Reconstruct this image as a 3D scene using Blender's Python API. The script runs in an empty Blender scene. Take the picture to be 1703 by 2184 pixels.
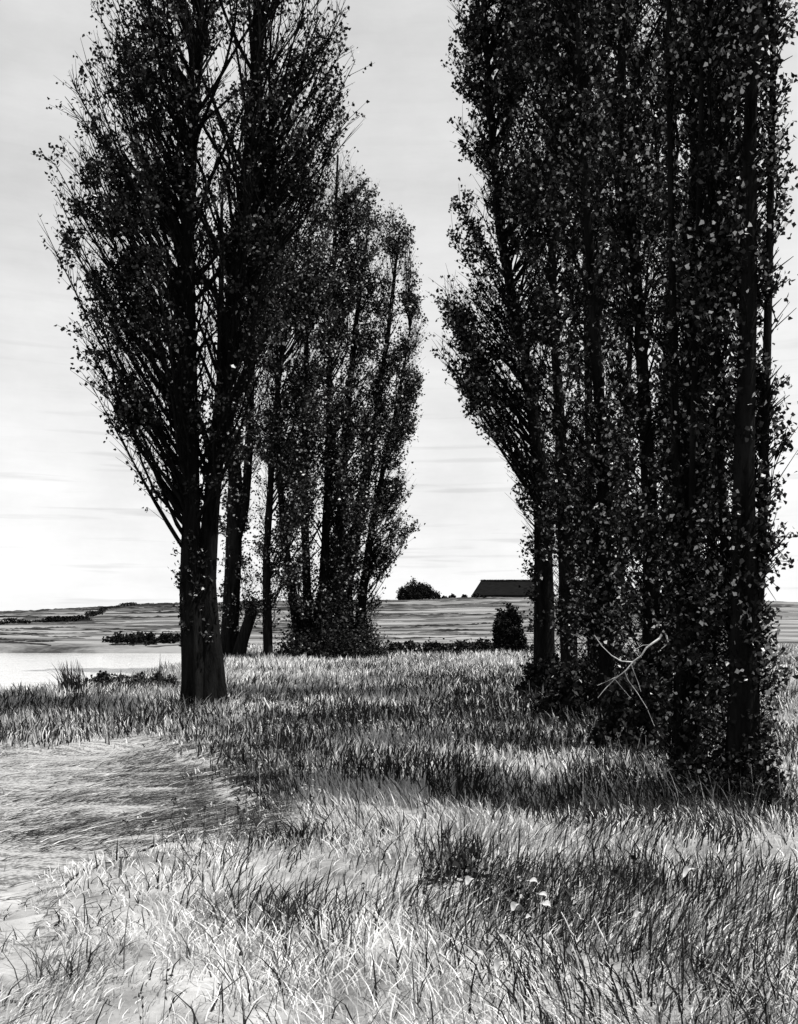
import bpy, math
import numpy as np
from mathutils import Vector

S = bpy.context.scene
COL = S.collection

# ------------------------------------------------------------------ camera, sky, sun, exposure
EYE, F, CX, HZ = 1.6, 2000.0, 851.5, 1330.0     # eye height, focal length and horizon in a 1703 x 2184 frame
cam = bpy.data.cameras.new('camera')
cam.sensor_fit = 'VERTICAL'; cam.sensor_height = 24.0; cam.lens = 24.0 * F / 2184.0
cam.shift_y = (HZ - 1092.0) / 2184.0
cam.clip_start = 0.1; cam.clip_end = 3000.0
cam_o = bpy.data.objects.new('camera', cam); COL.objects.link(cam_o)
cam_o.location = (0, 0, EYE); cam_o.rotation_euler = (math.radians(90), 0, 0)
S.camera = cam_o

SUN_EL, SUN_AZ = 68.0, 96.0                      # azimuth clockwise from the view direction
w = bpy.data.worlds.new('World'); S.world = w; w.use_nodes = True
nt = w.node_tree; nt.nodes.clear()
def N(tree, t, **kw):
    n = tree.nodes.new(t)
    for k, v in kw.items(): setattr(n, k, v)
    return n
sky = N(nt, 'ShaderNodeTexSky', sky_type='NISHITA', sun_disc=False)
sky.sun_elevation = math.radians(SUN_EL); sky.sun_rotation = math.radians(SUN_AZ)
sky.air_density = 1.0; sky.dust_density = 1.0
bw = N(nt, 'ShaderNodeRGBToBW'); nt.links.new(sky.outputs[0], bw.inputs[0])
tc = N(nt, 'ShaderNodeTexCoord')
mp = N(nt, 'ShaderNodeMapping'); mp.inputs['Scale'].default_value = (2.0, 2.0, 10.0)
nt.links.new(tc.outputs['Generated'], mp.inputs[0])
n1 = N(nt, 'ShaderNodeTexNoise'); n1.inputs['Scale'].default_value = 2.0; n1.inputs['Detail'].default_value = 9.0; n1.inputs['Roughness'].default_value = 0.66
nt.links.new(mp.outputs[0], n1.inputs['Vector'])
n2 = N(nt, 'ShaderNodeTexNoise'); n2.inputs['Scale'].default_value = 4.0; n2.inputs['Detail'].default_value = 10.0; n2.inputs['Roughness'].default_value = 0.6
nt.links.new(tc.outputs['Generated'], n2.inputs['Vector'])
r1 = N(nt, 'ShaderNodeMapRange'); r1.inputs[1].default_value = 0.35; r1.inputs[2].default_value = 0.7; r1.inputs[3].default_value = 1.07; r1.inputs[4].default_value = 0.94
nt.links.new(n1.outputs[0], r1.inputs[0])
r2 = N(nt, 'ShaderNodeMapRange'); r2.inputs[1].default_value = 0.3; r2.inputs[2].default_value = 0.7; r2.inputs[3].default_value = 0.9; r2.inputs[4].default_value = 1.12
nt.links.new(n2.outputs[0], r2.inputs[0])
m1 = N(nt, 'ShaderNodeMath', operation='MULTIPLY'); nt.links.new(r1.outputs[0], m1.inputs[0]); nt.links.new(r2.outputs[0], m1.inputs[1])
m2 = N(nt, 'ShaderNodeMath', operation='MULTIPLY'); nt.links.new(bw.outputs[0], m2.inputs[0]); nt.links.new(m1.outputs[0], m2.inputs[1])
sz = N(nt, 'ShaderNodeSeparateXYZ'); nt.links.new(tc.outputs['Generated'], sz.inputs[0])
vz = N(nt, 'ShaderNodeMapRange'); vz.inputs[1].default_value = 0.0; vz.inputs[2].default_value = 0.75; vz.inputs[3].default_value = 2.45; vz.inputs[4].default_value = 1.75
nt.links.new(sz.outputs['Z'], vz.inputs[0])
vm = N(nt, 'ShaderNodeMath', operation='MULTIPLY'); nt.links.new(vz.outputs[0], vm.inputs[0]); nt.links.new(m1.outputs[0], vm.inputs[1])
m3 = N(nt, 'ShaderNodeMix', data_type='FLOAT'); m3.inputs[0].default_value = 0.85
nt.links.new(m2.outputs[0], m3.inputs[2]); nt.links.new(vm.outputs[0], m3.inputs[3]); m2 = m3
mp3 = N(nt, 'ShaderNodeMapping'); mp3.inputs['Scale'].default_value = (3.5, 3.5, 80.0); mp3.inputs['Rotation'].default_value = (0.012, 0, 0)
nt.links.new(tc.outputs['Generated'], mp3.inputs[0])
n3 = N(nt, 'ShaderNodeTexNoise'); n3.inputs['Scale'].default_value = 1.6; n3.inputs['Detail'].default_value = 5.0; nt.links.new(mp3.outputs[0], n3.inputs['Vector'])
r3 = N(nt, 'ShaderNodeMapRange'); r3.inputs[1].default_value = 0.56; r3.inputs[2].default_value = 0.68; r3.inputs[3].default_value = 0.0; r3.inputs[4].default_value = 0.17; nt.links.new(n3.outputs[0], r3.inputs[0])
k3 = N(nt, 'ShaderNodeMapRange'); k3.inputs[1].default_value = 0.34; k3.inputs[2].default_value = 0.08; k3.inputs[3].default_value = 0.12; k3.inputs[4].default_value = 1.0; nt.links.new(sz.outputs['Z'], k3.inputs[0])
f3 = N(nt, 'ShaderNodeMath', operation='MULTIPLY'); nt.links.new(r3.outputs[0], f3.inputs[0]); nt.links.new(k3.outputs[0], f3.inputs[1])
i3 = N(nt, 'ShaderNodeMath', operation='SUBTRACT'); i3.inputs[0].default_value = 1.0; nt.links.new(f3.outputs[0], i3.inputs[1])
m4 = N(nt, 'ShaderNodeMath', operation='MULTIPLY'); nt.links.new(m3.outputs[0], m4.inputs[0]); nt.links.new(i3.outputs[0], m4.inputs[1]); m3 = m4
bg = N(nt, 'ShaderNodeBackground'); bg.inputs['Strength'].default_value = 0.15
nt.links.new(m3.outputs[0], bg.inputs['Color'])
wo = N(nt, 'ShaderNodeOutputWorld'); nt.links.new(bg.outputs[0], wo.inputs['Surface'])

sl = bpy.data.lights.new('sun', 'SUN'); sl.energy = 4.2; sl.angle = math.radians(0.53); sl.color = (1.0, 0.985, 0.96)
so = bpy.data.objects.new('sun', sl); COL.objects.link(so)
e, a = math.radians(SUN_EL), math.radians(SUN_AZ)
so.rotation_euler = Vector((math.sin(a) * math.cos(e), math.cos(a) * math.cos(e), math.sin(e))).to_track_quat('Z', 'Y').to_euler()
so.location = (20, 10, 40)

S.view_settings.view_transform = 'Standard'; S.view_settings.look = 'None'
S.view_settings.exposure = 1.22; S.view_settings.gamma = 1.0
S.render.engine = 'CYCLES'
S.cycles.max_bounces = 5; S.cycles.diffuse_bounces = 2; S.cycles.glossy_bounces = 2; S.cycles.transmission_bounces = 1
S.cycles.caustics_reflective = False; S.cycles.caustics_refractive = False

# ------------------------------------------------------------------ helpers
rng = np.random.default_rng(7)
_TAB = np.random.default_rng(99).random((8, 256, 256))
def vnoise(x, y, seed=0):
    x = np.asarray(x, float); y = np.asarray(y, float)
    xi = np.floor(x).astype(int); yi = np.floor(y).astype(int)
    fx = x - xi; fy = y - yi
    fx = fx * fx * (3 - 2 * fx); fy = fy * fy * (3 - 2 * fy)
    T = _TAB[seed % 8]; g = lambda i, j: T[(xi + i) & 255, (yi + j) & 255]
    return (g(0, 0) * (1 - fx) + g(1, 0) * fx) * (1 - fy) + (g(0, 1) * (1 - fx) + g(1, 1) * fx) * fy
def fbm(x, y, seed=0, o=3):
    s = 0; a = 1; t = 0
    for k in range(o):
        s = s + a * vnoise(x * 2 ** k + 17.3 * k, y * 2 ** k + 5.1 * k, seed + k); t += a; a *= 0.5
    return s / t
def smooth(a, b, x):
    t = np.clip((x - a) / (b - a), 0, 1); return t * t * (3 - 2 * t)
def unit(v):
    return v / np.maximum(np.linalg.norm(v, axis=-1, keepdims=True), 1e-9)

def ridge_z(x):
    px = np.array([-900, 0, 95, 370, 600, 850, 1010, 1130, 1300, 1703, 2600])
    py = np.array([1308, 1306, 1303, 1287, 1282, 1279, 1273, 1273, 1276, 1284, 1290])
    return np.interp(x, (px - CX) * 0.1, EYE + (HZ - py) * 0.1)
def pond_d(x, y):
    ex = -8.7 + 0.7 * (vnoise(y * 0.25, y * 0 + 3.3, 1) - 0.5) - 0.10 * np.maximum(0, y - 40)
    ny = 22.0 + 0.9 * (vnoise(x * 0.3, x * 0 + 8.1, 2) - 0.5)
    fy = 63.5 + 1.4 * (vnoise(x * 0.2, x * 0 + 1.7, 3) - 0.5)
    a, b, c = ex - x, y - ny, fy - y
    return np.minimum(np.minimum(a, b), np.minimum(c, x + 130))
def gh(x, y):
    x = np.asarray(x, float); y = np.asarray(y, float)
    z = 0.16 * (fbm(x * 0.22, y * 0.22, 4) - 0.5) + 0.05 * (fbm(x * 1.1, y * 1.1, 5) - 0.5)
    z = z * smooth(1.0, 4.0, y) - 0.10 * smooth(0, 1, path_w(x, y))
    t = np.clip((y - 62) / 138.0, 0, 1)
    hill = ridge_z(x) * (t ** 0.92) * (1 - 0.9 * smooth(205, 380, y)) + 0.5 * (fbm(x * 0.05, y * 0.08, 6) - 0.5) * smooth(62, 90, y)
    z = z + hill
    s = smooth(-1.1, 1.3, pond_d(x, y))
    return z * (1 - s) - 1.3 * s
PATH = np.array([((px - CX) / F * (EYE - h) * F / (py - HZ), (EYE - h) * F / (py - HZ)) for px, py, h in
                 [(-120, 1600, 0), (95, 1588, 0), (330, 1558, 0), (430, 1592, 0), (500, 1650, 0), (570, 1705, .05), (500, 1742, .1), (380, 1772, .1), (210, 1822, .1), (150, 1870, .1), (175, 1960, .1), (120, 2040, .1), (-120, 2080, .1)]])
def path_w(x, y):
    # signed inside-distance of the bare track, 0 at its edge, 1 well inside
    x = np.asarray(x, float); y = np.asarray(y, float)
    shp = np.broadcast(x, y).shape
    X = np.broadcast_to(x, shp) + 0.35 * (vnoise(x * 1.3, y * 1.3, 1) - 0.5); Yy = np.broadcast_to(y, shp) + 0.35 * (vnoise(x * 1.3, y * 1.3, 2) - 0.5)
    ins = np.zeros(shp, bool); dm = np.full(shp, 1e9)
    n = len(PATH)
    for i in range(n):
        x0, y0 = PATH[i]; x1, y1 = PATH[(i + 1) % n]
        c = ((y0 > Yy) != (y1 > Yy)) & (X < (x1 - x0) * (Yy - y0) / (y1 - y0 + 1e-12) + x0)
        ins ^= c
        tt = np.clip(((X - x0) * (x1 - x0) + (Yy - y0) * (y1 - y0)) / ((x1 - x0) ** 2 + (y1 - y0) ** 2), 0, 1)
        dm = np.minimum(dm, np.hypot(X - x0 - tt * (x1 - x0), Yy - y0 - tt * (y1 - y0)))
    return np.where(ins, np.clip(dm / 0.5, 0, 1), -np.clip(dm / 0.5, 0, 1))

def at(px, py, Y):
    return np.array([(px - CX) / F * Y, Y, EYE - (py - HZ) / F * Y])
def on_ground(px, py, h=0.0):
    Y = (EYE - h) * F / (py - HZ)
    for _ in range(6):
        x = (px - CX) / F * Y
        Y = (EYE - h - float(gh(x, Y))) * F / (py - HZ)
    return np.array([(px - CX) / F * Y, Y, float(gh((px - CX) / F * Y, Y)) + h])

def mesh_obj(name, V, quads=None, tris=None, mat=None, parent=None, tone=None, smooth_f=False, loc=None):
    me = bpy.data.meshes.new(name)
    V = np.asarray(V, np.float32)
    q = np.zeros((0, 4), np.int32) if quads is None else np.asarray(quads, np.int32).reshape(-1, 4)
    t = np.zeros((0, 3), np.int32) if tris is None else np.asarray(tris, np.int32).reshape(-1, 3)
    me.vertices.add(len(V)); me.vertices.foreach_set('co', V.ravel())
    nl = q.size + t.size
    me.loops.add(nl); me.loops.foreach_set('vertex_index', np.concatenate([q.ravel(), t.ravel()]))
    tot = np.concatenate([np.full(len(q), 4, np.int32), np.full(len(t), 3, np.int32)])
    st = np.concatenate([[0], np.cumsum(tot)[:-1]]).astype(np.int32) if len(tot) else np.zeros(0, np.int32)
    me.polygons.add(len(tot)); me.polygons.foreach_set('loop_start', st); me.polygons.foreach_set('loop_total', tot)
    if smooth_f: me.polygons.foreach_set('use_smooth', np.ones(len(tot), bool))
    if tone is not None:
        at_ = me.attributes.new('tone', 'FLOAT', 'POINT'); at_.data.foreach_set('value', np.asarray(tone, np.float32))
    me.update(calc_edges=True)
    if mat: me.materials.append(mat)
    o = bpy.data.objects.new(name, me); COL.objects.link(o)
    if parent is not None: o.parent = parent
    if loc is not None: o.location = [float(c) for c in loc]
    return o
def tag(o, label=None, cat=None, group=None, kind=None):
    if label: o['label'] = label
    if cat: o['category'] = cat
    if group: o['group'] = group
    if kind: o['kind'] = kind
    return o
def thing(name, loc, label, cat, group=None):
    o = bpy.data.objects.new(name, None); COL.objects.link(o)
    o.location = [float(c) for c in loc]; o.empty_display_size = 0.2
    return tag(o, label, cat, group)

class Geo:
    def __init__(s): s.V = []; s.Q = []; s.T = []; s.tone = []; s.n = 0
    def add(s, V, Q=None, T=None, tone=None):
        V = np.asarray(V, float)
        s.V.append(V)
        if Q is not None and len(Q): s.Q.append(np.asarray(Q).reshape(-1, 4) + s.n)
        if T is not None and len(T): s.T.append(np.asarray(T).reshape(-1, 3) + s.n)
        s.tone.append(np.zeros(len(V)) if tone is None else np.broadcast_to(tone, (len(V),)))
        s.n += len(V)
    def build(s, name, mat, parent=None, **k):
        return mesh_obj(name, np.concatenate(s.V), np.concatenate(s.Q) if s.Q else None, np.concatenate(s.T) if s.T else None, mat, parent, tone=np.concatenate(s.tone), **k)

def prisms(g, p0, p1, r0, r1, n=4, tone=None):
    m = len(p0)
    if m == 0: return
    d = unit(p1 - p0)
    ref = np.where(np.abs(d[:, 2:3]) > 0.8, np.array([[1.0, 0, 0]]), np.array([[0, 0, 1.0]]))
    u = unit(np.cross(d, ref)); v = np.cross(d, u)
    an = np.arange(n) * 2 * np.pi / n
    c = np.cos(an)[None, :, None]; s = np.sin(an)[None, :, None]
    off = u[:, None] * c + v[:, None] * s
    A = p0[:, None] + off * np.asarray(r0).reshape(-1, 1, 1); B = p1[:, None] + off * np.asarray(r1).reshape(-1, 1, 1)
    V = np.concatenate([A, B], 1).reshape(-1, 3)
    k = np.arange(n); k2 = (k + 1) % n
    q = np.stack([k, k2, k2 + n, k + n], 1)
    Q = (np.arange(m)[:, None, None] * 2 * n + q[None]).reshape(-1, 4)
    g.add(V, Q, tone=None if tone is None else np.repeat(tone, 2 * n))
def leaves(g, c, L, tone, W=0.8, up_bias=0.0):
    m = len(c)
    a_ = unit(rng.normal(size=(m, 3)) + np.array([0, 0, -up_bias]))
    b_ = unit(np.cross(a_, rng.normal(size=(m, 3)))); nn = np.cross(a_, b_)
    L = np.broadcast_to(L, (m,))[:, None]
    fold = nn * L * 0.13
    V = np.stack([c - a_ * L * 0.42, c + b_ * L * W / 2 - a_ * L * 0.1 + fold, c + a_ * L * 0.58, c - b_ * L * W / 2 - a_ * L * 0.1 + fold], 1).reshape(-1, 3)
    Q = np.arange(m * 4).reshape(-1, 4)
    g.add(V, Q, tone=np.repeat(tone, 4))
def trunk_tube(g, pts, rad, nseg=18, step=0.14, amp=0.10, seed=0, flare=0.0):
    pts = np.asarray(pts, float); rad = np.asarray(rad, float)
    z = np.concatenate([[0], np.cumsum(np.linalg.norm(np.diff(pts, axis=0), axis=1))])
    n = max(6, int(z[-1] / step)); zz = np.linspace(0, z[-1], n)
    # smooth the polyline a little
    P = np.stack([np.interp(zz, z, pts[:, k]) for k in range(3)], 1); R = np.interp(zz, z, rad)
    for _ in range(6):
        P[1:-1] = 0.25 * P[:-2] + 0.5 * P[1:-1] + 0.25 * P[2:]
    T = unit(np.gradient(P, axis=0)); U = unit(np.cross(T, np.array([0, 1.0, 0.0]))); W_ = np.cross(T, U)
    an = np.arange(nseg) * 2 * np.pi / nseg
    ca, sa = np.cos(an), np.sin(an)
    nz = fbm(ca[None] * 2.6 + 9 + seed * 3.1, zz[:, None] * 0.55 + sa[None] * 2.6 + seed, 3, 4) - 0.5
    rid = np.abs(np.sin(an[None] * 4.5 + seed + 1.5 * np.sin(zz[:, None] * 0.7))) - 0.6
    fl = flare * np.exp(-zz[:, None] / 0.35) * (0.75 + 0.5 * np.sin(an[None] * 5 + seed))
    fur = fbm(ca[None] * 7.5 + 40 + seed, sa[None] * 7.5 + zz[:, None] * 0.9 + 20, 5, 2) - 0.5
    RR = R[:, None] * (1 + amp * 2.4 * nz + amp * 0.5 * rid + amp * 1.6 * fur + fl)
    V = P[:, None] + (U[:, None] * ca[None, :, None] + W_[:, None] * sa[None, :, None]) * RR[..., None]
    i = np.arange(n - 1)[:, None]; k = np.arange(nseg)[None]; k2 = (k + 1) % nseg
    Q = np.stack([i * nseg + k, i * nseg + k2, (i + 1) * nseg + k2, (i + 1) * nseg + k], -1).reshape(-1, 4)
    g.add(V.reshape(-1, 3), Q)

# ------------------------------------------------------------------ materials (all grey: the picture is in black and white)
def grey(v): return (v, v, v, 1)
def mat_tone(name, lo, hi, rough=0.75, spec=0.2, trans=0.0):
    m = bpy.data.materials.new(name); m.use_nodes = True; t = m.node_tree; b = t.nodes['Principled BSDF']
    at_ = N(t, 'ShaderNodeAttribute', attribute_name='tone')
    r = N(t, 'ShaderNodeMapRange'); r.inputs[3].default_value = lo; r.inputs[4].default_value = hi
    t.links.new(at_.outputs['Fac'], r.inputs[0])
    no = N(t, 'ShaderNodeTexNoise'); no.inputs['Scale'].default_value = 9.0
    k = N(t, 'ShaderNodeMapRange'); k.inputs[3].default_value = 0.75; k.inputs[4].default_value = 1.25; t.links.new(no.outputs[0], k.inputs[0])
    mu = N(t, 'ShaderNodeMath', operation='MULTIPLY'); t.links.new(r.outputs[0], mu.inputs[0]); t.links.new(k.outputs[0], mu.inputs[1])
    t.links.new(mu.outputs[0], b.inputs['Base Color'])
    b.inputs['Roughness'].default_value = rough; b.inputs['Specular IOR Level'].default_value = spec
    return m
def mat_noise(name, lo, hi, scale=6.0, stretch=(1, 1, 1), rough=0.85, bump=0.4, dist=0.03, spec=0.2):
    m = bpy.data.materials.new(name); m.use_nodes = True; t = m.node_tree; b = t.nodes['Principled BSDF']
    c = N(t, 'ShaderNodeTexCoord'); mp = N(t, 'ShaderNodeMapping'); mp.inputs['Scale'].default_value = stretch
    t.links.new(c.outputs['Object'], mp.inputs[0])
    no = N(t, 'ShaderNodeTexNoise'); no.inputs['Scale'].default_value = scale; no.inputs['Detail'].default_value = 8; no.inputs['Roughness'].default_value = 0.65
    t.links.new(mp.outputs[0], no.inputs['Vector'])
    r = N(t, 'ShaderNodeMapRange'); r.inputs[1].default_value = 0.3; r.inputs[2].default_value = 0.7; r.inputs[3].default_value = lo; r.inputs[4].default_value = hi
    t.links.new(no.outputs[0], r.inputs[0]); t.links.new(r.outputs[0], b.inputs['Base Color'])
    bu = N(t, 'ShaderNodeBump'); bu.inputs['Strength'].default_value = bump; bu.inputs['Distance'].default_value = dist
    t.links.new(no.outputs[0], bu.inputs['Height']); t.links.new(bu.outputs[0], b.inputs['Normal'])
    b.inputs['Roughness'].default_value = rough; b.inputs['Specular IOR Level'].default_value = spec
    return m
M_leaf = mat_tone('leaf', 0.004, 0.42, 0.8, 0.05)
M_bark = mat_noise('bark', 0.001, 0.013, 9.0, (1, 1, 0.14), 0.95, 1.0, 0.10, 0.02)
M_grass = mat_tone('grass', 0.008, 0.66, 0.85, 0.05)
M_pale = mat_noise('pale_dead_wood', 0.22, 0.55, 14.0, (1, 1, 1), 0.8, 0.3, 0.01)
M_paleleaf = mat_noise('pale_leaf', 0.32, 0.62, 20.0, (1, 1, 1), 0.7, 0.3, 0.004)
M_thatch = mat_noise('thatch', 0.001, 0.010, 2.2, (0.4, 3, 6), 0.95, 0.8, 0.15, 0.02)
M_wall = mat_noise('limewash', 0.10, 0.2, 2.0, (1, 1, 1), 0.9, 0.3, 0.02)
M_stone = mat_noise('stone', 0.15, 0.4, 5.0, (1, 1, 1), 0.9, 0.6, 0.03)

# ground: meadow soil and thatch near by, ploughed contour lines on the far slope
M_ground = bpy.data.materials.new('meadow_ground'); M_ground.use_nodes = True
t = M_ground.node_tree; b = t.nodes['Principled BSDF']; b.inputs['Roughness'].default_value = 0.95; b.inputs['Specular IOR Level'].default_value = 0.05
gp = N(t, 'ShaderNodeNewGeometry')
na = N(t, 'ShaderNodeTexNoise'); na.inputs['Scale'].default_value = 1.3; na.inputs['Detail'].default_value = 10; na.inputs['Roughness'].default_value = 0.7
t.links.new(gp.outputs['Position'], na.inputs['Vector'])
ra = N(t, 'ShaderNodeMapRange'); ra.inputs[1].default_value = 0.35; ra.inputs[2].default_value = 0.68; ra.inputs[3].default_value = 0.07; ra.inputs[4].default_value = 0.33
t.links.new(na.outputs[0], ra.inputs[0])
mpf = N(t, 'ShaderNodeMapping'); mpf.inputs['Scale'].default_value = (0.06, 0.34, 0.0)
t.links.new(gp.outputs['Position'], mpf.inputs[0])
nf = N(t, 'ShaderNodeTexNoise'); nf.inputs['Scale'].default_value = 1.0; nf.inputs['Detail'].default_value = 9; nf.inputs['Roughness'].default_value = 0.72; nf.inputs['Distortion'].default_value = 0.6
t.links.new(mpf.outputs[0], nf.inputs['Vector'])
rf = N(t, 'ShaderNodeMapRange'); rf.inputs[1].default_value = 0.40; rf.inputs[2].default_value = 0.56; rf.inputs[3].default_value = 0.03; rf.inputs[4].default_value = 0.17
t.links.new(nf.outputs[0], rf.inputs[0])
sx = N(t, 'ShaderNodeSeparateXYZ'); t.links.new(gp.outputs['Position'], sx.inputs[0])
fm = N(t, 'ShaderNodeMapRange'); fm.inputs[1].default_value = 46; fm.inputs[2].default_value = 62; t.links.new(sx.outputs['Y'], fm.inputs[0])
mx = N(t, 'ShaderNodeMix', data_type='FLOAT')
t.links.new(fm.outputs[0], mx.inputs[0]); t.links.new(ra.outputs[0], mx.inputs[2]); t.links.new(rf.outputs[0], mx.inputs[3])
t.links.new(mx.outputs[0], b.inputs['Base Color'])
bu = N(t, 'ShaderNodeBump'); bu.inputs['Strength'].default_value = 0.6; bu.inputs['Distance'].default_value = 0.06
t.links.new(na.outputs[0], bu.inputs['Height']); t.links.new(bu.outputs[0], b.inputs['Normal'])

# track: trodden sandy soil with long wavy ruts
M_path = bpy.data.materials.new('trodden_soil'); M_path.use_nodes = True
t = M_path.node_tree; b = t.nodes['Principled BSDF']; b.inputs['Roughness'].default_value = 0.9; b.inputs['Specular IOR Level'].default_value = 0.05
gp = N(t, 'ShaderNodeNewGeometry'); mpp = N(t, 'ShaderNodeMapping'); mpp.inputs['Scale'].default_value = (2.0, 7.0, 1.0); mpp.inputs['Rotation'].default_value = (0, 0, math.radians(-12))
t.links.new(gp.outputs['Position'], mpp.inputs[0])
npn = N(t, 'ShaderNodeTexNoise'); npn.inputs['Scale'].default_value = 1.6; npn.inputs['Detail'].default_value = 9; npn.inputs['Roughness'].default_value = 0.68
t.links.new(mpp.outputs[0], npn.inputs['Vector'])
rp = N(t, 'ShaderNodeMapRange'); rp.inputs[1].default_value = 0.38; rp.inputs[2].default_value = 0.58; rp.inputs[3].default_value = 0.09; rp.inputs[4].default_value = 0.27
ng = N(t, 'ShaderNodeTexNoise'); ng.inputs['Scale'].default_value = 38.0; ng.inputs['Detail'].default_value = 4; t.links.new(gp.outputs['Position'], ng.inputs['Vector'])
rg = N(t, 'ShaderNodeMapRange'); rg.inputs[1].default_value = 0.3; rg.inputs[2].default_value = 0.7; rg.inputs[3].default_value = -0.16; rg.inputs[4].default_value = 0.16; t.links.new(ng.outputs[0], rg.inputs[0])
ad = N(t, 'ShaderNodeMath', operation='ADD'); t.links.new(npn.outputs[0], ad.inputs[0]); t.links.new(rg.outputs[0], ad.inputs[1])
t.links.new(ad.outputs[0], rp.inputs[0]); t.links.new(rp.outputs[0], b.inputs['Base Color'])
bu = N(t, 'ShaderNodeBump'); bu.inputs['Strength'].default_value = 0.9; bu.inputs['Distance'].default_value = 0.05
t.links.new(npn.outputs[0], bu.inputs['Height']); t.links.new(bu.outputs[0], b.inputs['Normal'])

M_water = bpy.data.materials.new('still_water'); M_water.use_nodes = True
t = M_water.node_tree; b = t.nodes['Principled BSDF']
b.inputs['Base Color'].default_value = grey(0.5); b.inputs['Roughness'].default_value = 0.08; b.inputs['IOR'].default_value = 1.6
b.inputs['Specular IOR Level'].default_value = 0.9
gp = N(t, 'ShaderNodeNewGeometry'); mpw = N(t, 'ShaderNodeMapping'); mpw.inputs['Scale'].default_value = (0.8, 2.0, 1); t.links.new(gp.outputs['Position'], mpw.inputs[0])
nw = N(t, 'ShaderNodeTexNoise'); nw.inputs['Scale'].default_value = 1.5; nw.inputs['Detail'].default_value = 4; t.links.new(mpw.outputs[0], nw.inputs['Vector'])
bu = N(t, 'ShaderNodeBump'); bu.inputs['Strength'].default_value = 0.5; bu.inputs['Distance'].default_value = 0.10
t.links.new(nw.outputs[0], bu.inputs['Height']); t.links.new(bu.outputs[0], b.inputs['Normal'])

# ------------------------------------------------------------------ ground, path, water
def axis(parts):
    out = []
    for a0, a1, s in parts: out.append(np.arange(a0, a1, s))
    return np.unique(np.concatenate(out))
gx = axis([(-900, -140, 40), (-140, -40, 6), (-40, -14, 1.2), (-14, 14, 0.28), (14, 40, 1.2), (40, 140, 6), (140, 901, 40)])
gy = axis([(-30, -2, 4), (-2, 26, 0.28), (26, 70, 0.7), (70, 260, 4), (260, 1500, 40)])
X, Y = np.meshgrid(gx, gy)
V = np.stack([X, Y, gh(X, Y)], -1).reshape(-1, 3)
def grid_quads(ny, nx):
    i = np.arange(ny - 1)[:, None] * nx + np.arange(nx - 1)[None]
    return np.stack([i, i + 1, i + 1 + nx, i + nx], -1).reshape(-1, 4)
tag(mesh_obj('ground', V, grid_quads(len(gy), len(gx)), None, M_ground, smooth_f=True), kind='structure')
px_, py_ = np.arange(-8.5, -0.8, 0.07), np.arange(3.4, 15.2, 0.07)
X, Y = np.meshgrid(px_, py_)
pw = path_w(X, Y); V = np.stack([X, Y, gh(X, Y) + 0.004 + 0.03 * np.clip(pw, 0, 1) * fbm(X * 2.2, Y * 7, 2)], -1).reshape(-1, 3)
Q = grid_quads(len(py_), len(px_)); Q = Q[(pw.ravel()[Q] > 0.0).all(1)]
used = np.unique(Q); remap = np.full(len(V), -1); remap[used] = np.arange(len(used))
tag(mesh_obj('path', V[used], remap[Q], None, M_path, smooth_f=True), kind='structure')
wx, wy = np.linspace(-140, -6.5, 60), np.linspace(19, 66, 40)
X, Y = np.meshgrid(wx, wy); V = np.stack([X, Y, X * 0 - 0.42], -1).reshape(-1, 3)
tag(mesh_obj('water', V, grid_quads(40, 60), None, M_water), kind='structure')

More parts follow.
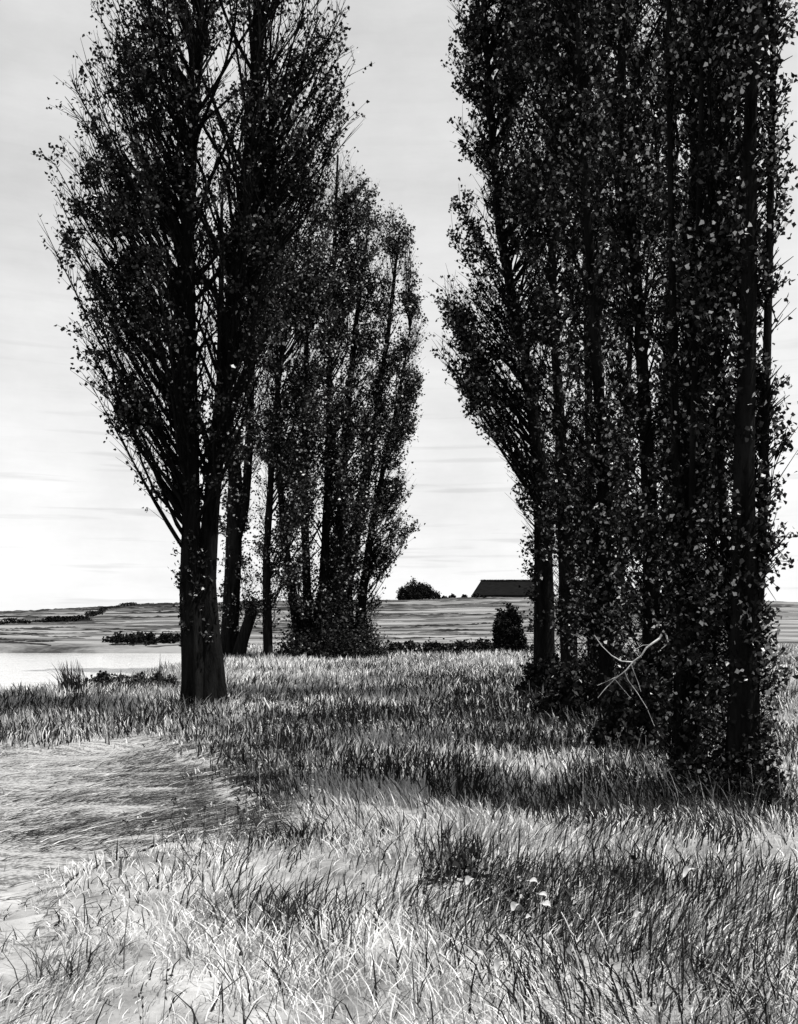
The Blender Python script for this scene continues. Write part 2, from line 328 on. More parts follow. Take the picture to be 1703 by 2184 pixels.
# ------------------------------------------------------------------ trees
def poplar(name, label, cat, Y, stems, outline, L, cover, group, depth=None, shoots=(), pale=0.10, seg=16, flare=0.25, twig_len=(0.25, 0.60), steep=(0.95, 2.0), sprays=(), gap_t=0.45):
    """stems: polylines (px, py, radius px); outline: rows (py, left px, right px) of the crown, at distance Y."""
    k = Y / F
    b0 = stems[0][0]
    bx = (b0[0] - CX) * k
    base = np.array([bx, Y, float(gh(bx, Y)) - 0.05])
    root = thing(name, base, label, cat, group)
    P = []
    g = Geo()
    for si, st in enumerate(stems):
        pts = np.array([at(p[0], p[1], Y) for p in st]); rad = np.array([p[2] * k for p in st])
        if si > 0 or True:
            wob = np.linspace(0, 1, len(pts)); pts[:, 1] += (rng.uniform(-1, 1) * 0.6 * wob + (0 if si == 0 else rng.uniform(-0.15, 0.15)))
        low = st[0][1] >= b0[1] - 40
        if low: pts[0, 2] = base[2] - 0.12
        trunk_tube(g, pts - base, rad, seg, amp=0.10, seed=si + int(b0[0]) % 13, flare=flare if low else 0.0)
        P.append(pts)
    g.build('trunk', M_bark, root, smooth_f=True)
    # limbs aim at points in the crown's volume and rise steeply from the nearest stem
    ol = np.array(outline, float); order = np.argsort(ol[:, 0]); ol = ol[order]
    zc = EYE - (ol[:, 0] - HZ) * k; xl = (ol[:, 1] - CX) * k; xr = (ol[:, 2] - CX) * k
    zs = zc[::-1]; xls = xl[::-1]; xrs = xr[::-1]
    area_px = abs(np.trapz(ol[:, 2] - ol[:, 1], ol[:, 0]))
    Lpx = L / k
    nleaf = int(cover * area_px / (0.21 * Lpx * Lpx))
    per_twig = 11; ntw = nleaf // per_twig; nl = max(40, ntw // 18)
    zz = np.linspace(zs[0], zs[-1], 400); wd = np.interp(zz, zs, xrs) - np.interp(zz, zs, xls)
    cdf = np.cumsum(wd); cdf /= cdf[-1]
    zt = np.interp(rng.random(nl), cdf, zz)
    l = np.interp(zt, zs, xls); r = np.interp(zt, zs, xrs); cx = (l + r) / 2; hw = (r - l) / 2
    ph = rng.random(nl) * 2 * np.pi
    lump = vnoise(zt * 0.9, ph * 1.4, int(Y) % 5)
    uu_ = rng.uniform(-1, 1, nl); uu_ = np.sign(uu_) * np.abs(uu_) ** 0.85
    hd = np.minimum(hw, depth if depth else hw * 0.9)
    T = np.stack([cx + hw * uu_ * (0.70 + 0.20 * lump + 0.20 * rng.random(nl)), Y + hd * np.sqrt(1 - 0.8 * uu_ ** 2) * rng.uniform(-1, 1, nl), zt], 1)
    for q_, (sx0, sy0) in enumerate(sprays):                       # limbs that carry the sprays standing out of the outline
        tip = at(sx0, sy0, Y); sl_ = slice(q_ * 5, q_ * 5 + 5)
        T[sl_] = tip + rng.normal(size=(5, 3)) * [0.16, 0.5, 0.22] + np.array([0.25 * np.sign(np.interp(tip[2], zs, (xls + xrs) / 2) - tip[0]), 0, -0.2]) * (Y / 20) ** 0.5; zt[sl_] = T[sl_, 2]
    si = rng.integers(0, len(P), nl)
    stx = np.stack([np.interp(zt, p[:, 2], p[:, 0]) for p in P], 1)
    if len(P) > 1:
        dd = np.abs(stx - T[:, :1]); near = dd.argmin(1); si = np.where(rng.random(nl) < 0.8, near, si)
    O = np.zeros((nl, 3))
    for j, p in enumerate(P):
        m = si == j
        if not m.any(): continue
        sx_ = np.interp(zt[m], p[:, 2], p[:, 0]); sy_ = np.interp(zt[m], p[:, 2], p[:, 1])
        h = np.hypot(T[m, 0] - sx_, T[m, 1] - sy_)
        z0 = zt[m] - h * rng.uniform(*steep, m.sum()) - 0.25
        z0 = np.clip(z0, max(p[0, 2] + 0.5, zs[0] - 1.5), p[-1, 2])
        O[m] = np.stack([np.interp(z0, p[:, 2], p[:, 0]), np.interp(z0, p[:, 2], p[:, 1]), z0], 1)
    hvec = T - O; dz = hvec[:, 2:3].copy()
    C = O + hvec * np.array([0.50, 0.50, 0]) + np.array([0, 0, 1]) * dz * 0.42 + rng.normal(size=(nl, 3)) * 0.12
    WF = rng.uniform(4, 11, (nl, 1)); WP = rng.uniform(0, 6.3, (nl, 1)); WA = rng.normal(size=(nl, 3)) * 0.075 * np.linalg.norm(hvec, axis=1, keepdims=True) * [1, 1, 0.5]
    def bez(i, s):
        s = s[:, None]; w_ = np.sin(s * WF[i] + WP[i]) * s * (1.15 - s) * WA[i]
        return O[i] * (1 - s) ** 2 + 2 * C[i] * s * (1 - s) + T[i] * s * s + w_
    gb = Geo()
    ln = np.linalg.norm(hvec, axis=1)
    r0 = np.clip(0.010 + 0.0075 * ln, 0.010, 0.042)
    ns = 7; ids = np.arange(nl)
    for q in range(ns):
        s0, s1 = q / ns, (q + 1) / ns
        prisms(gb, bez(ids, np.full(nl, s0)) - base, bez(ids, np.full(nl, s1)) - base, r0 * (1 - 0.85 * s0), r0 * (1 - 0.85 * s1), 5)
    wts = (ln + 0.3) * rng.uniform(0.35, 1.6, nl); wts[:5 * len(sprays)] *= 1.3; li = rng.choice(nl, ntw, p=wts / wts.sum())
    s = rng.uniform(0.16, 1.0, ntw) ** 0.75
    tb = bez(li, s); te = bez(li, np.minimum(s + 0.05, 1.05))
    tan = unit(te - tb); out = unit(rng.normal(size=(ntw, 3)) * np.array([1, 1, 0.4]))
    d = unit(tan * 0.8 + out * 0.75 + np.array([0, 0, 0.35]))
    tl = rng.uniform(*twig_len, ntw)
    tt = tb + d * tl[:, None]
    tm = (0.15 + 0.4 * vnoise(tt[:, 2] * 1.5, tt[:, 1] * 1.3, 1)) * min(1, Y / 18) + 0.5 * (li < 5 * len(sprays))
    ok = (tt[:, 0] > np.interp(tt[:, 2], zs, xls) - tm) & (tt[:, 0] < np.interp(tt[:, 2], zs, xrs) + tm)
    prisms(gb, (tb - base)[ok], (tt - base)[ok], np.full(ok.sum(), 0.007), np.full(ok.sum(), 0.0025), 3)
    n = ntw * per_twig
    ti = np.repeat(np.arange(ntw), per_twig)
    u = 1.08 - 0.95 * rng.random(n) ** 1.5
    c = tb[ti] + d[ti] * (tl[ti] * u)[:, None] + rng.normal(size=(n, 3)) * 0.6 * L
    ll = np.interp(c[:, 2], zs, xls); rl = np.interp(c[:, 2], zs, xrs)
    mar = (0.12 if Y < 10 else 0.0) + (-0.10 + 0.60 * vnoise(c[:, 2] * 1.5, c[:, 1] * 1.3, 1)) * min(1, Y / 18) + 0.55 * (li[ti] < 5 * len(sprays))
    gu, gv = (c[:, 0] + 0.5 * c[:, 1]) * F / Y, (c[:, 2] - 0.4 * c[:, 1]) * F / Y
    gap = 0.5 * vnoise(gu / 70 + 31, gv / 80, int(b0[0]) % 5) + 0.5 * vnoise(gu / 27, gv / 34 + 9, 3)
    keep = (c[:, 0] > ll - mar) & (c[:, 0] < rl + mar) & (c[:, 2] > base[2] + 0.4) & ((gap > gap_t) | (rng.random(n) < 0.10))
    c = c[keep]
    gl = Geo()
    tone = np.where(rng.random(len(c)) < pale, rng.uniform(0.5, 2.0, len(c)), rng.random(len(c)) ** 2 * 0.12)  # pale share: sunlit flecks put into leaf tone, along with pale leaves
    leaves(gl, c - base, L * rng.uniform(0.7, 1.25, len(c)), tone, up_bias=0.25)
    # short leafy shoots straight off the bark low down
    for (stem, pa, pb, cnt, reach) in shoots:
        p = P[stem]; za, zb = EYE - (pa - HZ) * k, EYE - (pb - HZ) * k
        z0 = rng.uniform(min(za, zb), max(za, zb), cnt); z0 = np.maximum(z0, base[2] + 0.3)
        o = np.stack([np.interp(z0, p[:, 2], p[:, 0]), np.interp(z0, p[:, 2], p[:, 1]), z0], 1)
        an = rng.random(cnt) * 2 * np.pi
        d = unit(np.stack([np.cos(an) * 0.75, np.sin(an) * 0.75, rng.uniform(0.4, 1.4, cnt)], 1)); ln2 = reach * rng.uniform(0.4, 1.0, cnt)
        e_ = o + d * ln2[:, None]
        srad = np.interp(z0, p[:, 2], np.array([q_[2] for q_ in stems[stem]]) * k); o = o + d * [1, 1, 0] * srad[:, None] * 0.8; e_ = o + d * ln2[:, None]
        prisms(gb, o - base, e_ - base, np.full(cnt, 0.009), np.full(cnt, 0.003), 3)
        kk = 12; ii = np.repeat(np.arange(cnt), kk); uu = rng.uniform(0.35, 1.05, cnt * kk)
        c = o[ii] + d[ii] * (ln2[ii] * uu)[:, None] + rng.normal(size=(cnt * kk, 3)) * 0.05
        gz = vnoise(c[:, 0] * F / Y / 40 + 7, c[:, 2] * F / Y / 55, 6); c = c[gz > 0.42]
        leaves(gl, c - base, L * rng.uniform(0.7, 1.2, len(c)), np.where(rng.random(len(c)) < pale * 1.5, rng.uniform(0.5, 1.6, len(c)), rng.random(len(c)) ** 2 * 0.09))
    gb.build('branches', M_bark, root)
    gl.build('crown', M_leaf, root)
    return root, base

GL, GR = 'poplars on the left beside the water', 'poplars in the dense row on the right'
poplar('poplar_tree', 'tall poplar with thick twin trunk beside the white water, nearest of the left trees', 'tree', 17.3,
       [[(421, 1522, 31), (416, 1400, 26), (406, 1250, 22), (407, 1080, 17), (407, 900, 15), (401, 700, 15), (397, 500, 14), (410, 250, 10), (424, 60, 8), (430, -350, 4)],
        [(449, 1522, 34), (444, 1400, 27), (434, 1250, 21), (445, 1080, 17), (461, 900, 16), (490, 650, 18), (515, 450, 17), (533, 250, 14), (540, 60, 11), (545, -350, 5)]],
       [(-450, 330, 560), (-250, 240, 690), (0, 205, 740), (100, 192, 752), (200, 150, 745), (330, 158, 738), (400, 122, 725), (490, 125, 695), (600, 150, 650), (700, 190, 625),
        (800, 212, 600), (880, 240, 570), (950, 300, 530), (1020, 345, 500)], 0.074, 2.3, GL, depth=2.4, gap_t=0.51, sprays=[(118, 398), (126, 490), (140, 200), (150, 590), (205, 792), (215, 75), (190, 110), (750, 130), (748, 250), (160, 320), (182, 680), (230, 850)],
       shoots=[(0, 1000, 1420, 90, 0.40), (1, 1000, 1400, 60, 0.35)], seg=44, flare=0.5, pale=0.05)
poplar('poplar_tree', 'bent forking poplar behind the twin trunked tree, beside a short leaning stump', 'tree', 40.0,
       [[(488, 1412, 20), (493, 1300, 18), (500, 1150, 17), (503, 1020, 15), (490, 920, 12), (478, 800, 9), (472, 600, 5), (475, 400, 3)],
        [(500, 1180, 10), (524, 1080, 9), (532, 950, 9), (537, 750, 7), (540, 550, 5), (548, 380, 3)]],
       [(360, 480, 600), (500, 450, 640), (700, 450, 620), (900, 465, 600), (1100, 470, 560), (1250, 470, 545), (1340, 480, 530)], 0.115, 1.6, GL, depth=2.5, twig_len=(0.4, 0.95),
       shoots=[(0, 1000, 1380, 90, 0.7)])
poplar('poplar_tree', 'slender poplar with one thin bare lower trunk between the leaning stump and the far clump', 'tree', 39.0,
       [[(573, 1412, 11), (570, 1330, 10), (567, 1200, 8), (580, 950, 6), (608, 650, 4), (640, 420, 2)]],
       [(330, 600, 690), (450, 560, 730), (600, 550, 740), (800, 540, 720), (1000, 530, 690), (1200, 535, 650), (1300, 550, 620)], 0.118, 1.8, GL, depth=3, twig_len=(0.4, 0.95),
       shoots=[(0, 900, 1390, 130, 0.9)])
poplar('poplar_tree', 'far poplar with fanned stems splaying left from one foot, middle of the distant left clump', 'tree', 41.0,
       [[(652, 1410, 13), (632, 1320, 11), (606, 1150, 8), (592, 950, 5), (590, 700, 3)],
        [(666, 1410, 13), (690, 1250, 10), (700, 1050, 8), (703, 800, 6), (716, 500, 4), (722, 340, 2)],
        [(660, 1410, 12), (655, 1250, 9), (650, 1050, 7), (655, 750, 5), (665, 500, 3)]],
       [(330, 690, 770), (400, 650, 792), (480, 640, 828), (600, 615, 832), (800, 595, 820), (1000, 575, 815), (1200, 590, 795), (1330, 610, 760)], 0.118, 2.1, GL, depth=3.2, sprays=[(800, 430), (830, 480), (735, 340), (770, 380)], twig_len=(0.4, 0.95),
       shoots=[(0, 1150, 1390, 40, 0.9), (1, 1150, 1390, 60, 1.0), (2, 1150, 1390, 60, 1.0)])
poplar('poplar_tree', 'far poplar with massed stems and pointed top, rightmost of the left trees', 'tree', 42.0,
       [[(738, 1408, 22), (738, 1250, 14), (765, 1100, 11), (800, 900, 8), (826, 720, 5), (852, 490, 2)],
        [(716, 1408, 14), (722, 1200, 11), (736, 950, 8), (760, 700, 5), (790, 480, 2)],
        [(760, 1408, 12), (775, 1250, 9), (800, 1080, 6), (840, 900, 4), (875, 700, 2)]],
       [(465, 840, 862), (520, 815, 888), (600, 790, 892), (700, 760, 905), (800, 740, 902), (900, 720, 892), (1000, 705, 876), (1120, 690, 884), (1200, 680, 838), (1300, 680, 815), (1370, 690, 800)],
       0.118, 2.3, GL, depth=3.2, sprays=[(856, 470), (905, 690), (893, 620), (882, 1120), (895, 800), (880, 900), (868, 1010), (875, 540)], twig_len=(0.4, 0.95), shoots=[(0, 1100, 1395, 120, 1.1), (1, 1100, 1395, 70, 1.0), (2, 1150, 1395, 80, 1.0)])

poplar('poplar_tree', 'dark poplar at the left end of the right row, sprays reaching into the sky gap', 'tree', 21.0,
       [[(1163, 1490, 27), (1160, 1400, 22), (1160, 1250, 20), (1155, 1080, 17), (1140, 900, 14), (1112, 750, 11), (1065, 500, 9), (1045, 250, 7), (1030, 0, 5), (1030, -300, 3)]],
       [(-400, 1010, 1100), (-100, 970, 1200), (60, 962, 1240), (120, 985, 1240), (250, 1000, 1240), (400, 1003, 1240), (470, 965, 1240), (540, 990, 1230), (580, 985, 1230), (630, 928, 1220), (690, 965, 1212),
        (745, 932, 1205), (800, 985, 1200), (900, 1045, 1200), (1000, 1092, 1200), (1100, 1115, 1195), (1250, 1130, 1195)], 0.088, 2.5, GR, depth=2.6, gap_t=0.47, sprays=[(928, 630), (928, 745), (965, 470), (960, 85), (985, 165), (990, 260), (985, 590), (1000, 350), (960, 660), (975, 760), (985, 830)],
       shoots=[(0, 1000, 1460, 230, 0.6)])
poplar('poplar_tree', 'upright poplar right beside the end tree of the right row, by a narrow bright gap', 'tree', 19.5,
       [[(1218, 1500, 20), (1212, 1350, 17), (1205, 1150, 15), (1195, 950, 12), (1180, 700, 9), (1170, 400, 7), (1165, 100, 5), (1160, -300, 3)]],
       [(-400, 1080, 1260), (0, 1040, 1330), (300, 1050, 1330), (600, 1060, 1330), (900, 1110, 1310), (1100, 1150, 1290), (1300, 1170, 1270)], 0.082, 1.45, GR, depth=2.5,
       shoots=[(0, 900, 1480, 300, 0.75)])
poplar('poplar_tree', 'leafy poplar clothed in shoots to its foot, third from the left in the right row', 'tree', 14.2,
       [[(1300, 1570, 20), (1292, 1400, 16), (1287, 1200, 14), (1280, 950, 12), (1262, 700, 10), (1240, 400, 8), (1225, 100, 6), (1220, -400, 3)]],
       [(-450, 1150, 1340), (0, 1110, 1400), (400, 1130, 1400), (800, 1170, 1390), (1100, 1200, 1370), (1350, 1225, 1360), (1480, 1235, 1350)], 0.070, 1.4, GR, depth=2.0,
       shoots=[(0, 900, 1550, 420, 0.8)], pale=0.13)
r4, r4b = poplar('poplar_tree', 'double stemmed poplar above the pale dead bough, its foot hidden in a dark thicket', 'tree', 12.0,
       [[(1385, 1605, 22), (1390, 1400, 18), (1395, 1150, 17), (1385, 900, 14), (1370, 600, 11), (1340, 250, 9), (1330, -500, 4)],
        [(1410, 1605, 20), (1430, 1350, 15), (1440, 1100, 13), (1440, 800, 11), (1455, 400, 9), (1450, -400, 4)]],
       [(-550, 1260, 1500), (0, 1230, 1510), (500, 1260, 1500), (900, 1290, 1500), (1200, 1310, 1490), (1450, 1320, 1470), (1540, 1340, 1450)], 0.060, 1.45, GR, depth=1.7,
       shoots=[(0, 900, 1580, 260, 0.6), (1, 900, 1580, 240, 0.55)], pale=0.13)
poplar('poplar_tree', 'tall poplar with straight dark trunk next to the nearest trunk of the right row', 'tree', 8.9,
       [[(1462, 1700, 32), (1466, 1550, 27), (1474, 1300, 23), (1480, 1000, 20), (1490, 700, 17), (1500, 350, 14), (1510, 50, 12), (1510, -600, 5)],
        [(1470, 1500, 10), (1448, 1200, 9), (1440, 800, 8), (1432, 300, 6), (1428, -500, 3)], [(1478, 1300, 9), (1520, 900, 8), (1545, 400, 6), (1555, -500, 3)], [(1470, 1420, 7), (1462, 1000, 6), (1466, 400, 5), (1470, -400, 3)]],
       [(-700, 1430, 1580), (0, 1390, 1590), (600, 1400, 1590), (1000, 1410, 1570), (1350, 1410, 1550), (1600, 1412, 1530)], 0.050, 1.65, GR, depth=1.0,
       shoots=[(0, 0, 1670, 380, 0.30), (1, 700, 1480, 90, 0.3)], pale=0.12, twig_len=(0.2, 0.42), seg=44, flare=0.4)
poplar('poplar_tree', 'broad black poplar trunk, nearest and rightmost of the right row', 'tree', 8.3,
       [[(1582, 1725, 44), (1580, 1600, 34), (1574, 1350, 26), (1568, 1000, 20), (1572, 650, 15), (1566, 300, 12), (1574, 50, 11), (1575, -600, 6)],
        [(1590, 1600, 11), (1615, 1250, 10), (1622, 800, 8), (1628, 300, 6), (1630, -500, 3)], [(1570, 1500, 9), (1548, 1100, 8), (1540, 600, 6), (1530, -400, 3)], [(1585, 1300, 7), (1606, 800, 6), (1608, 100, 4), (1606, -400, 2)]],
       [(-700, 1500, 1640), (0, 1490, 1662), (600, 1495, 1655), (1000, 1500, 1658), (1350, 1505, 1652), (1620, 1515, 1645)], 0.050, 2.1, GR, depth=0.9,
       shoots=[(0, 0, 1690, 420, 0.27), (1, 0, 900, 120, 0.25), (1, 800, 1580, 120, 0.25)], pale=0.11, twig_len=(0.2, 0.42), seg=44, flare=0.4)
poplar('poplar_tree', 'thin poplar half hidden behind the two nearest trunks of the right row', 'tree', 16.0,
       [[(1508, 1532, 13), (1520, 1200, 11), (1532, 800, 9), (1545, 400, 7), (1560, -400, 4)]],
       [(-450, 1450, 1600), (0, 1420, 1620), (500, 1430, 1620), (1000, 1440, 1620), (1400, 1450, 1600), (1480, 1460, 1590)], 0.074, 1.2, GR, depth=1.8,
       shoots=[(0, 900, 1520, 220, 0.7)])

poplar('poplar_tree', 'slim poplar glimpsed behind the leafy third trunk of the right row, furthest back', 'tree', 25.0,
       [[(1268, 1462, 13), (1262, 1200, 11), (1255, 800, 8), (1245, 400, 5), (1240, -200, 3)], [(1272, 1440, 8), (1330, 1100, 7), (1345, 700, 5), (1350, 200, 3)]],
       [(-250, 1200, 1290), (0, 1190, 1380), (600, 1190, 1400), (1000, 1190, 1390), (1250, 1195, 1370), (1420, 1210, 1350)], 0.092, 0.95, GR, depth=2.0,
       shoots=[(0, 900, 1450, 150, 0.8)])
# the pale dead bough hanging on the double stemmed tree
g = Geo()
def bough(pts, r0, r1, Yb):
    r0 *= 0.34; r1 *= 0.4; P = np.array([at(p[0], p[1], Yb) for p in pts]); P[:, 1] += rng.normal(size=len(P)) * 0.012 + (P[:, 0] - P[0, 0]) * 0.0
    r = np.linspace(r0, r1, len(P)); prisms(g, P[:-1] - r4b, P[1:] - r4b, r[:-1], r[1:], 6)
YB = 10.4
bough([(1418, 1345), (1408, 1362), (1392, 1372), (1378, 1382), (1368, 1398), (1350, 1412), (1325, 1410), (1305, 1398), (1285, 1378), (1268, 1355)], 0.040, 0.008, YB)
bough([(1420, 1350), (1425, 1372), (1412, 1384)], 0.03, 0.008, YB)
bough([(1350, 1412), (1335, 1430), (1312, 1448), (1290, 1470), (1275, 1488)], 0.022, 0.006, YB)
bough([(1322, 1440), (1298, 1452), (1275, 1462)], 0.012, 0.004, YB)
bough([(1345, 1414), (1352, 1432), (1362, 1455), (1368, 1475)], 0.014, 0.005, YB)
bough([(1333, 1431), (1340, 1450), (1360, 1478), (1380, 1510), (1395, 1545), (1408, 1570)], 0.014, 0.005, YB)
bough([(1312, 1448), (1328, 1468), (1345, 1488)], 0.01, 0.004, YB)
bough([(1390, 1375), (1372, 1376), (1352, 1386)], 0.012, 0.004, YB)
tag(g.build('dead_bough', M_pale, r4), 'pale bare dead bough hanging among the leaves')

# ------------------------------------------------------------------ bushes, thickets, hedges
def leafy_blob(name, label, cat, px, py_base, Y, wpx, hpx, L, cover, group=None, depth=None, pale=0.03, dark=0.07, z_drop=0.0, stems=14, lump=0.35, top_pow=0.8):
    k = Y / F; bx = (px - CX) * k
    base = np.array([bx, Y, float(gh(bx, Y))])
    W_, H_ = wpx * k / 2, hpx * k; D_ = depth if depth else W_ * 0.8
    root = thing(name, base, label, cat, group)
    Lpx = L / k; n = int(cover * wpx * hpx / (0.21 * Lpx * Lpx)); nc = max(12, n // 40)
    an = rng.random(nc) * 2 * np.pi; rr = np.sqrt(rng.random(nc)); hh = rng.random(nc)
    lim = np.cos(np.clip(rr, 0, 1) * np.pi / 2) ** top_pow * (1 - lump * vnoise(np.cos(an) * rr * 3.5 + 5, np.sin(an) * rr * 3.5 + px, 3))
    C = np.stack([np.cos(an) * rr * W_, np.sin(an) * rr * D_, hh ** 0.75 * lim * H_], 1)
    g = Geo(); o = np.stack([C[:, 0] * 0.35, C[:, 1] * 0.35, np.full(nc, -0.05)], 1)
    sel = rng.choice(nc, min(nc, 120), replace=False)
    prisms(g, o[sel], C[sel], np.full(len(sel), 0.004 + 0.004 * k * 200 / 8), np.full(len(sel), 0.003), 4)
    g.build('stems', M_bark, root)
    ii = rng.integers(0, nc, n); sp = max(0.05, min(W_, H_) * 0.12)
    c = C[ii] + rng.normal(size=(n, 3)) * sp; c[:, 2] = np.abs(c[:, 2])
    c[:, 2] += gh(bx + c[:, 0], Y + c[:, 1]) - base[2]
    gl = Geo(); leaves(gl, c, L * rng.uniform(0.7, 1.3, n), np.where(rng.random(n) < pale, rng.uniform(0.3, 0.9, n), rng.random(n) ** 2 * dark))
    gl.build('foliage', M_leaf, root)
    return root, base
leafy_blob('bush', 'dark upright bush standing alone at the edge of the far field', 'bush', 1085, 1395, 47, 68, 132, 0.14, 7.0, top_pow=0.4, lump=0.5, pale=0.0, dark=0.015)
leafy_blob('bush', 'low black thicket around the foot of the tree with the dead bough', 'bush', 1365, 1615, 11.4, 190, 210, 0.07, 3.4, top_pow=0.5, pale=0.02)
leafy_blob('bush', 'dark scrub between the leafy third trunk and the end trees of the right row', 'bush', 1240, 1550, 15.4, 190, 160, 0.085, 3.2, top_pow=0.5, pale=0.02)
leafy_blob('bush', 'leafy undergrowth with pale leaves between the two nearest trunks of the right row', 'bush', 1512, 1720, 8.4, 170, 290, 0.042, 2.2, depth=0.45, top_pow=0.5, lump=0.9, pale=0.12)
leafy_blob('bush', 'dark scrub at the foot of the poplar at the left end of the right row', 'bush', 1180, 1495, 20.0, 140, 110, 0.09, 3.4, top_pow=0.5, pale=0.0)
leafy_blob('bush', 'ragged bush to the right of the nearest broad trunk', 'bush', 1612, 1722, 8.1, 75, 400, 0.042, 1.7, depth=0.3, top_pow=0.5, lump=0.9, pale=0.10)
leafy_blob('bush', 'black bramble mass at the feet of the far left clump of poplars', 'bush', 712, 1414, 40.2, 230, 120, 0.12, 2.4, depth=1.5, top_pow=0.4, lump=0.85, pale=0.02)
leafy_blob('hedge', 'long dark bramble hedge between the meadow and the far field', 'hedge', 965, 1400, 47, 350, 40, 0.15, 4.0, depth=2.5, top_pow=0.25, lump=0.7, pale=0.03, dark=0.03)
leafy_blob('bush', 'low dark bank growth along the near water edge left of the twin trunk', 'bush', 300, 1468, 23.2, 230, 42, 0.09, 3.4, depth=1.0, top_pow=0.35, lump=0.6, pale=0.02)
leafy_blob('hedge', 'dark shrubs along the far shore of the water', 'hedge', 330, 1395, 66, 230, 30, 0.2, 3.6, depth=1.5, top_pow=0.3, lump=0.8, pale=0.0, dark=0.02)
pl = np.array([on_ground(*q) for q in [(-60, 1366), (95, 1368), (180, 1361), (235, 1351), (300, 1347), (372, 1344), (450, 1345)]])
base = pl[2]; root = thing('hedge', base, 'low hedge line climbing across the far slope above the water', 'hedge')
n = 5000; u = rng.random(n) * (len(pl) - 1); ul = np.arange(len(pl))
c = np.stack([np.interp(u, ul, pl[:, q]) for q in range(3)], 1) + rng.normal(size=(n, 3)) * [0.3, 0.4, 0.0]
hh = 0.55 * (0.25 + 1.1 * vnoise(u * 6, u * 0, 3)); c[:, 2] = gh(c[:, 0], c[:, 1]) + rng.random(n) * hh
g = Geo(); leaves(g, c - base, 0.28 * rng.uniform(0.7, 1.2, n), rng.random(n) * 0.02); g.build('foliage', M_leaf, root)
leafy_blob('hedge', 'broken low hedge on the skyline between the round tree and the barn', 'hedge', 985, 1275, 188, 110, 14, 0.45, 2.6, depth=2.0, top_pow=0.3, lump=0.7, pale=0.0)

# round tree on the skyline
k = 190 / F; bx = (893 - CX) * k; base = np.array([bx, 190.0, float(gh(bx, 190))])
root = thing('round_tree', base, 'low round dark tree on the skyline, left of the barn', 'tree')
g = Geo(); trunk_tube(g, np.array([(0, 0, -0.2), (0.1, 0, 1.0), (0.1, 0, 2.6)]), [0.35, 0.25, 0.12], 10)
d = rng.normal(size=(30, 3)); d[:, 2] = np.abs(d[:, 2]); prisms(g, np.tile([[0.1, 0, 1.0]], (30, 1)), np.array([0, 0, 1.2]) + unit(d) * [3.2, 2.4, 2.0], np.full(30, 0.09), np.full(30, 0.02), 5)
g.build('trunk', M_bark, root)
n = 9000; nc = 150
a_ = rng.random(nc) * 2 * np.pi; rr = rng.random(nc) ** 0.5; zz = rng.random(nc)
lim = np.sqrt(np.maximum(0, 1 - rr ** 2))
C = np.stack([np.cos(a_) * rr * 4.2 - 0.2 + 0.5 * (zz < 0.3), np.sin(a_) * rr * 3.2, 0.2 + zz * lim * 3.9 * (0.75 + 0.35 * vnoise(a_ * 1.5, rr * 3, 2)) * np.where(np.cos(a_) > 0.3, 0.86, 1.05)], 1)
c = C[rng.integers(0, nc, n)] + rng.normal(size=(n, 3)) * 0.3; c[:, 2] = np.abs(c[:, 2])
g = Geo(); leaves(g, c, 0.32 * rng.uniform(0.7, 1.2, n), rng.random(n) ** 2 * 0.02); g.build('crown', M_leaf, root)

# barn with a hipped thatched roof
YB = 196.0; k = YB / F
x0, x1 = (1012 - CX) * k, (1185 - CX) * k; zr, ze = EYE - (1236 - HZ) * k, EYE - (1269 - HZ) * k
xm, hw, hd = (x0 + x1) / 2, (x1 - x0) / 2, 4.5
zg = float(gh(xm, YB + hd)); base = np.array([xm, YB + hd, zg])
root = thing('barn', base, 'long low barn with a big dark hipped thatch roof on the skyline', 'barn')
g = Geo(); a, c_ = hw - 0.5, hd - 0.5; hz = ze - zg + 0.05
V = [(-a, -c_, -0.6), (a, -c_, -0.6), (a, c_, -0.6), (-a, c_, -0.6), (-a, -c_, hz), (a, -c_, hz), (a, c_, hz), (-a, c_, hz)]
g.add(V, [(0, 1, 5, 4), (1, 2, 6, 5), (2, 3, 7, 6), (3, 0, 4, 7)]); g.build('wall', M_wall, root)
# roof: sagging ridge, thick eaves
n = 40; xs = np.linspace(-hw, hw, n); g = Geo(); ridge_in = 1.8
rows = []
for sgn in (-1, 1):
    for j in range(9):
        f = j / 8.0                                                # eave to ridge
        xx = np.linspace(-hw + ridge_in * f, hw - ridge_in * f, n)
        z_ = (ze - zg) + (zr - ze) * f + 0.05 * (vnoise(xx * 1.2, xx * 0 + j, 1) - 0.5) - 0.10 * np.sin((xx + hw) / (2 * hw) * np.pi) * f
        rows.append(np.stack([xx, np.full(n, sgn * hd * (1 - f)), z_], 1))
V = np.concatenate(rows); Q = np.concatenate([grid_quads(9, n), grid_quads(9, n)[:, ::-1] + 9 * n]); g.add(V, Q)
for end in (0, n - 1):                                              # hip ends
    A = np.array([rows[j][end] for j in range(9)]); B = np.array([rows[9 + j][end] for j in range(9)])
    g.add(np.concatenate([A, B]), [(j, j + 1, 9 + j + 1, 9 + j) for j in range(8)])
ring = np.array([(-hw, -hd, 0), (hw, -hd, 0), (hw, hd, 0), (-hw, hd, 0)]) + [0, 0, ze - zg]
low = ring * [0.985, 0.97, 1] - [0, 0, 0.3]
g.add(np.concatenate([ring, low]), [(0, 1, 5, 4), (1, 2, 6, 5), (2, 3, 7, 6), (3, 0, 4, 7), (4, 5, 6, 7)])
g.build('roof', M_thatch, root)
g = Geo(); n = 1500                                                # straw ends standing along ridge and eaves
xx = rng.uniform(-hw + ridge_in, hw - ridge_in, n); P = np.stack([xx, rng.normal(size=n) * 0.1, np.full(n, zr - zg - 0.12)], 1)
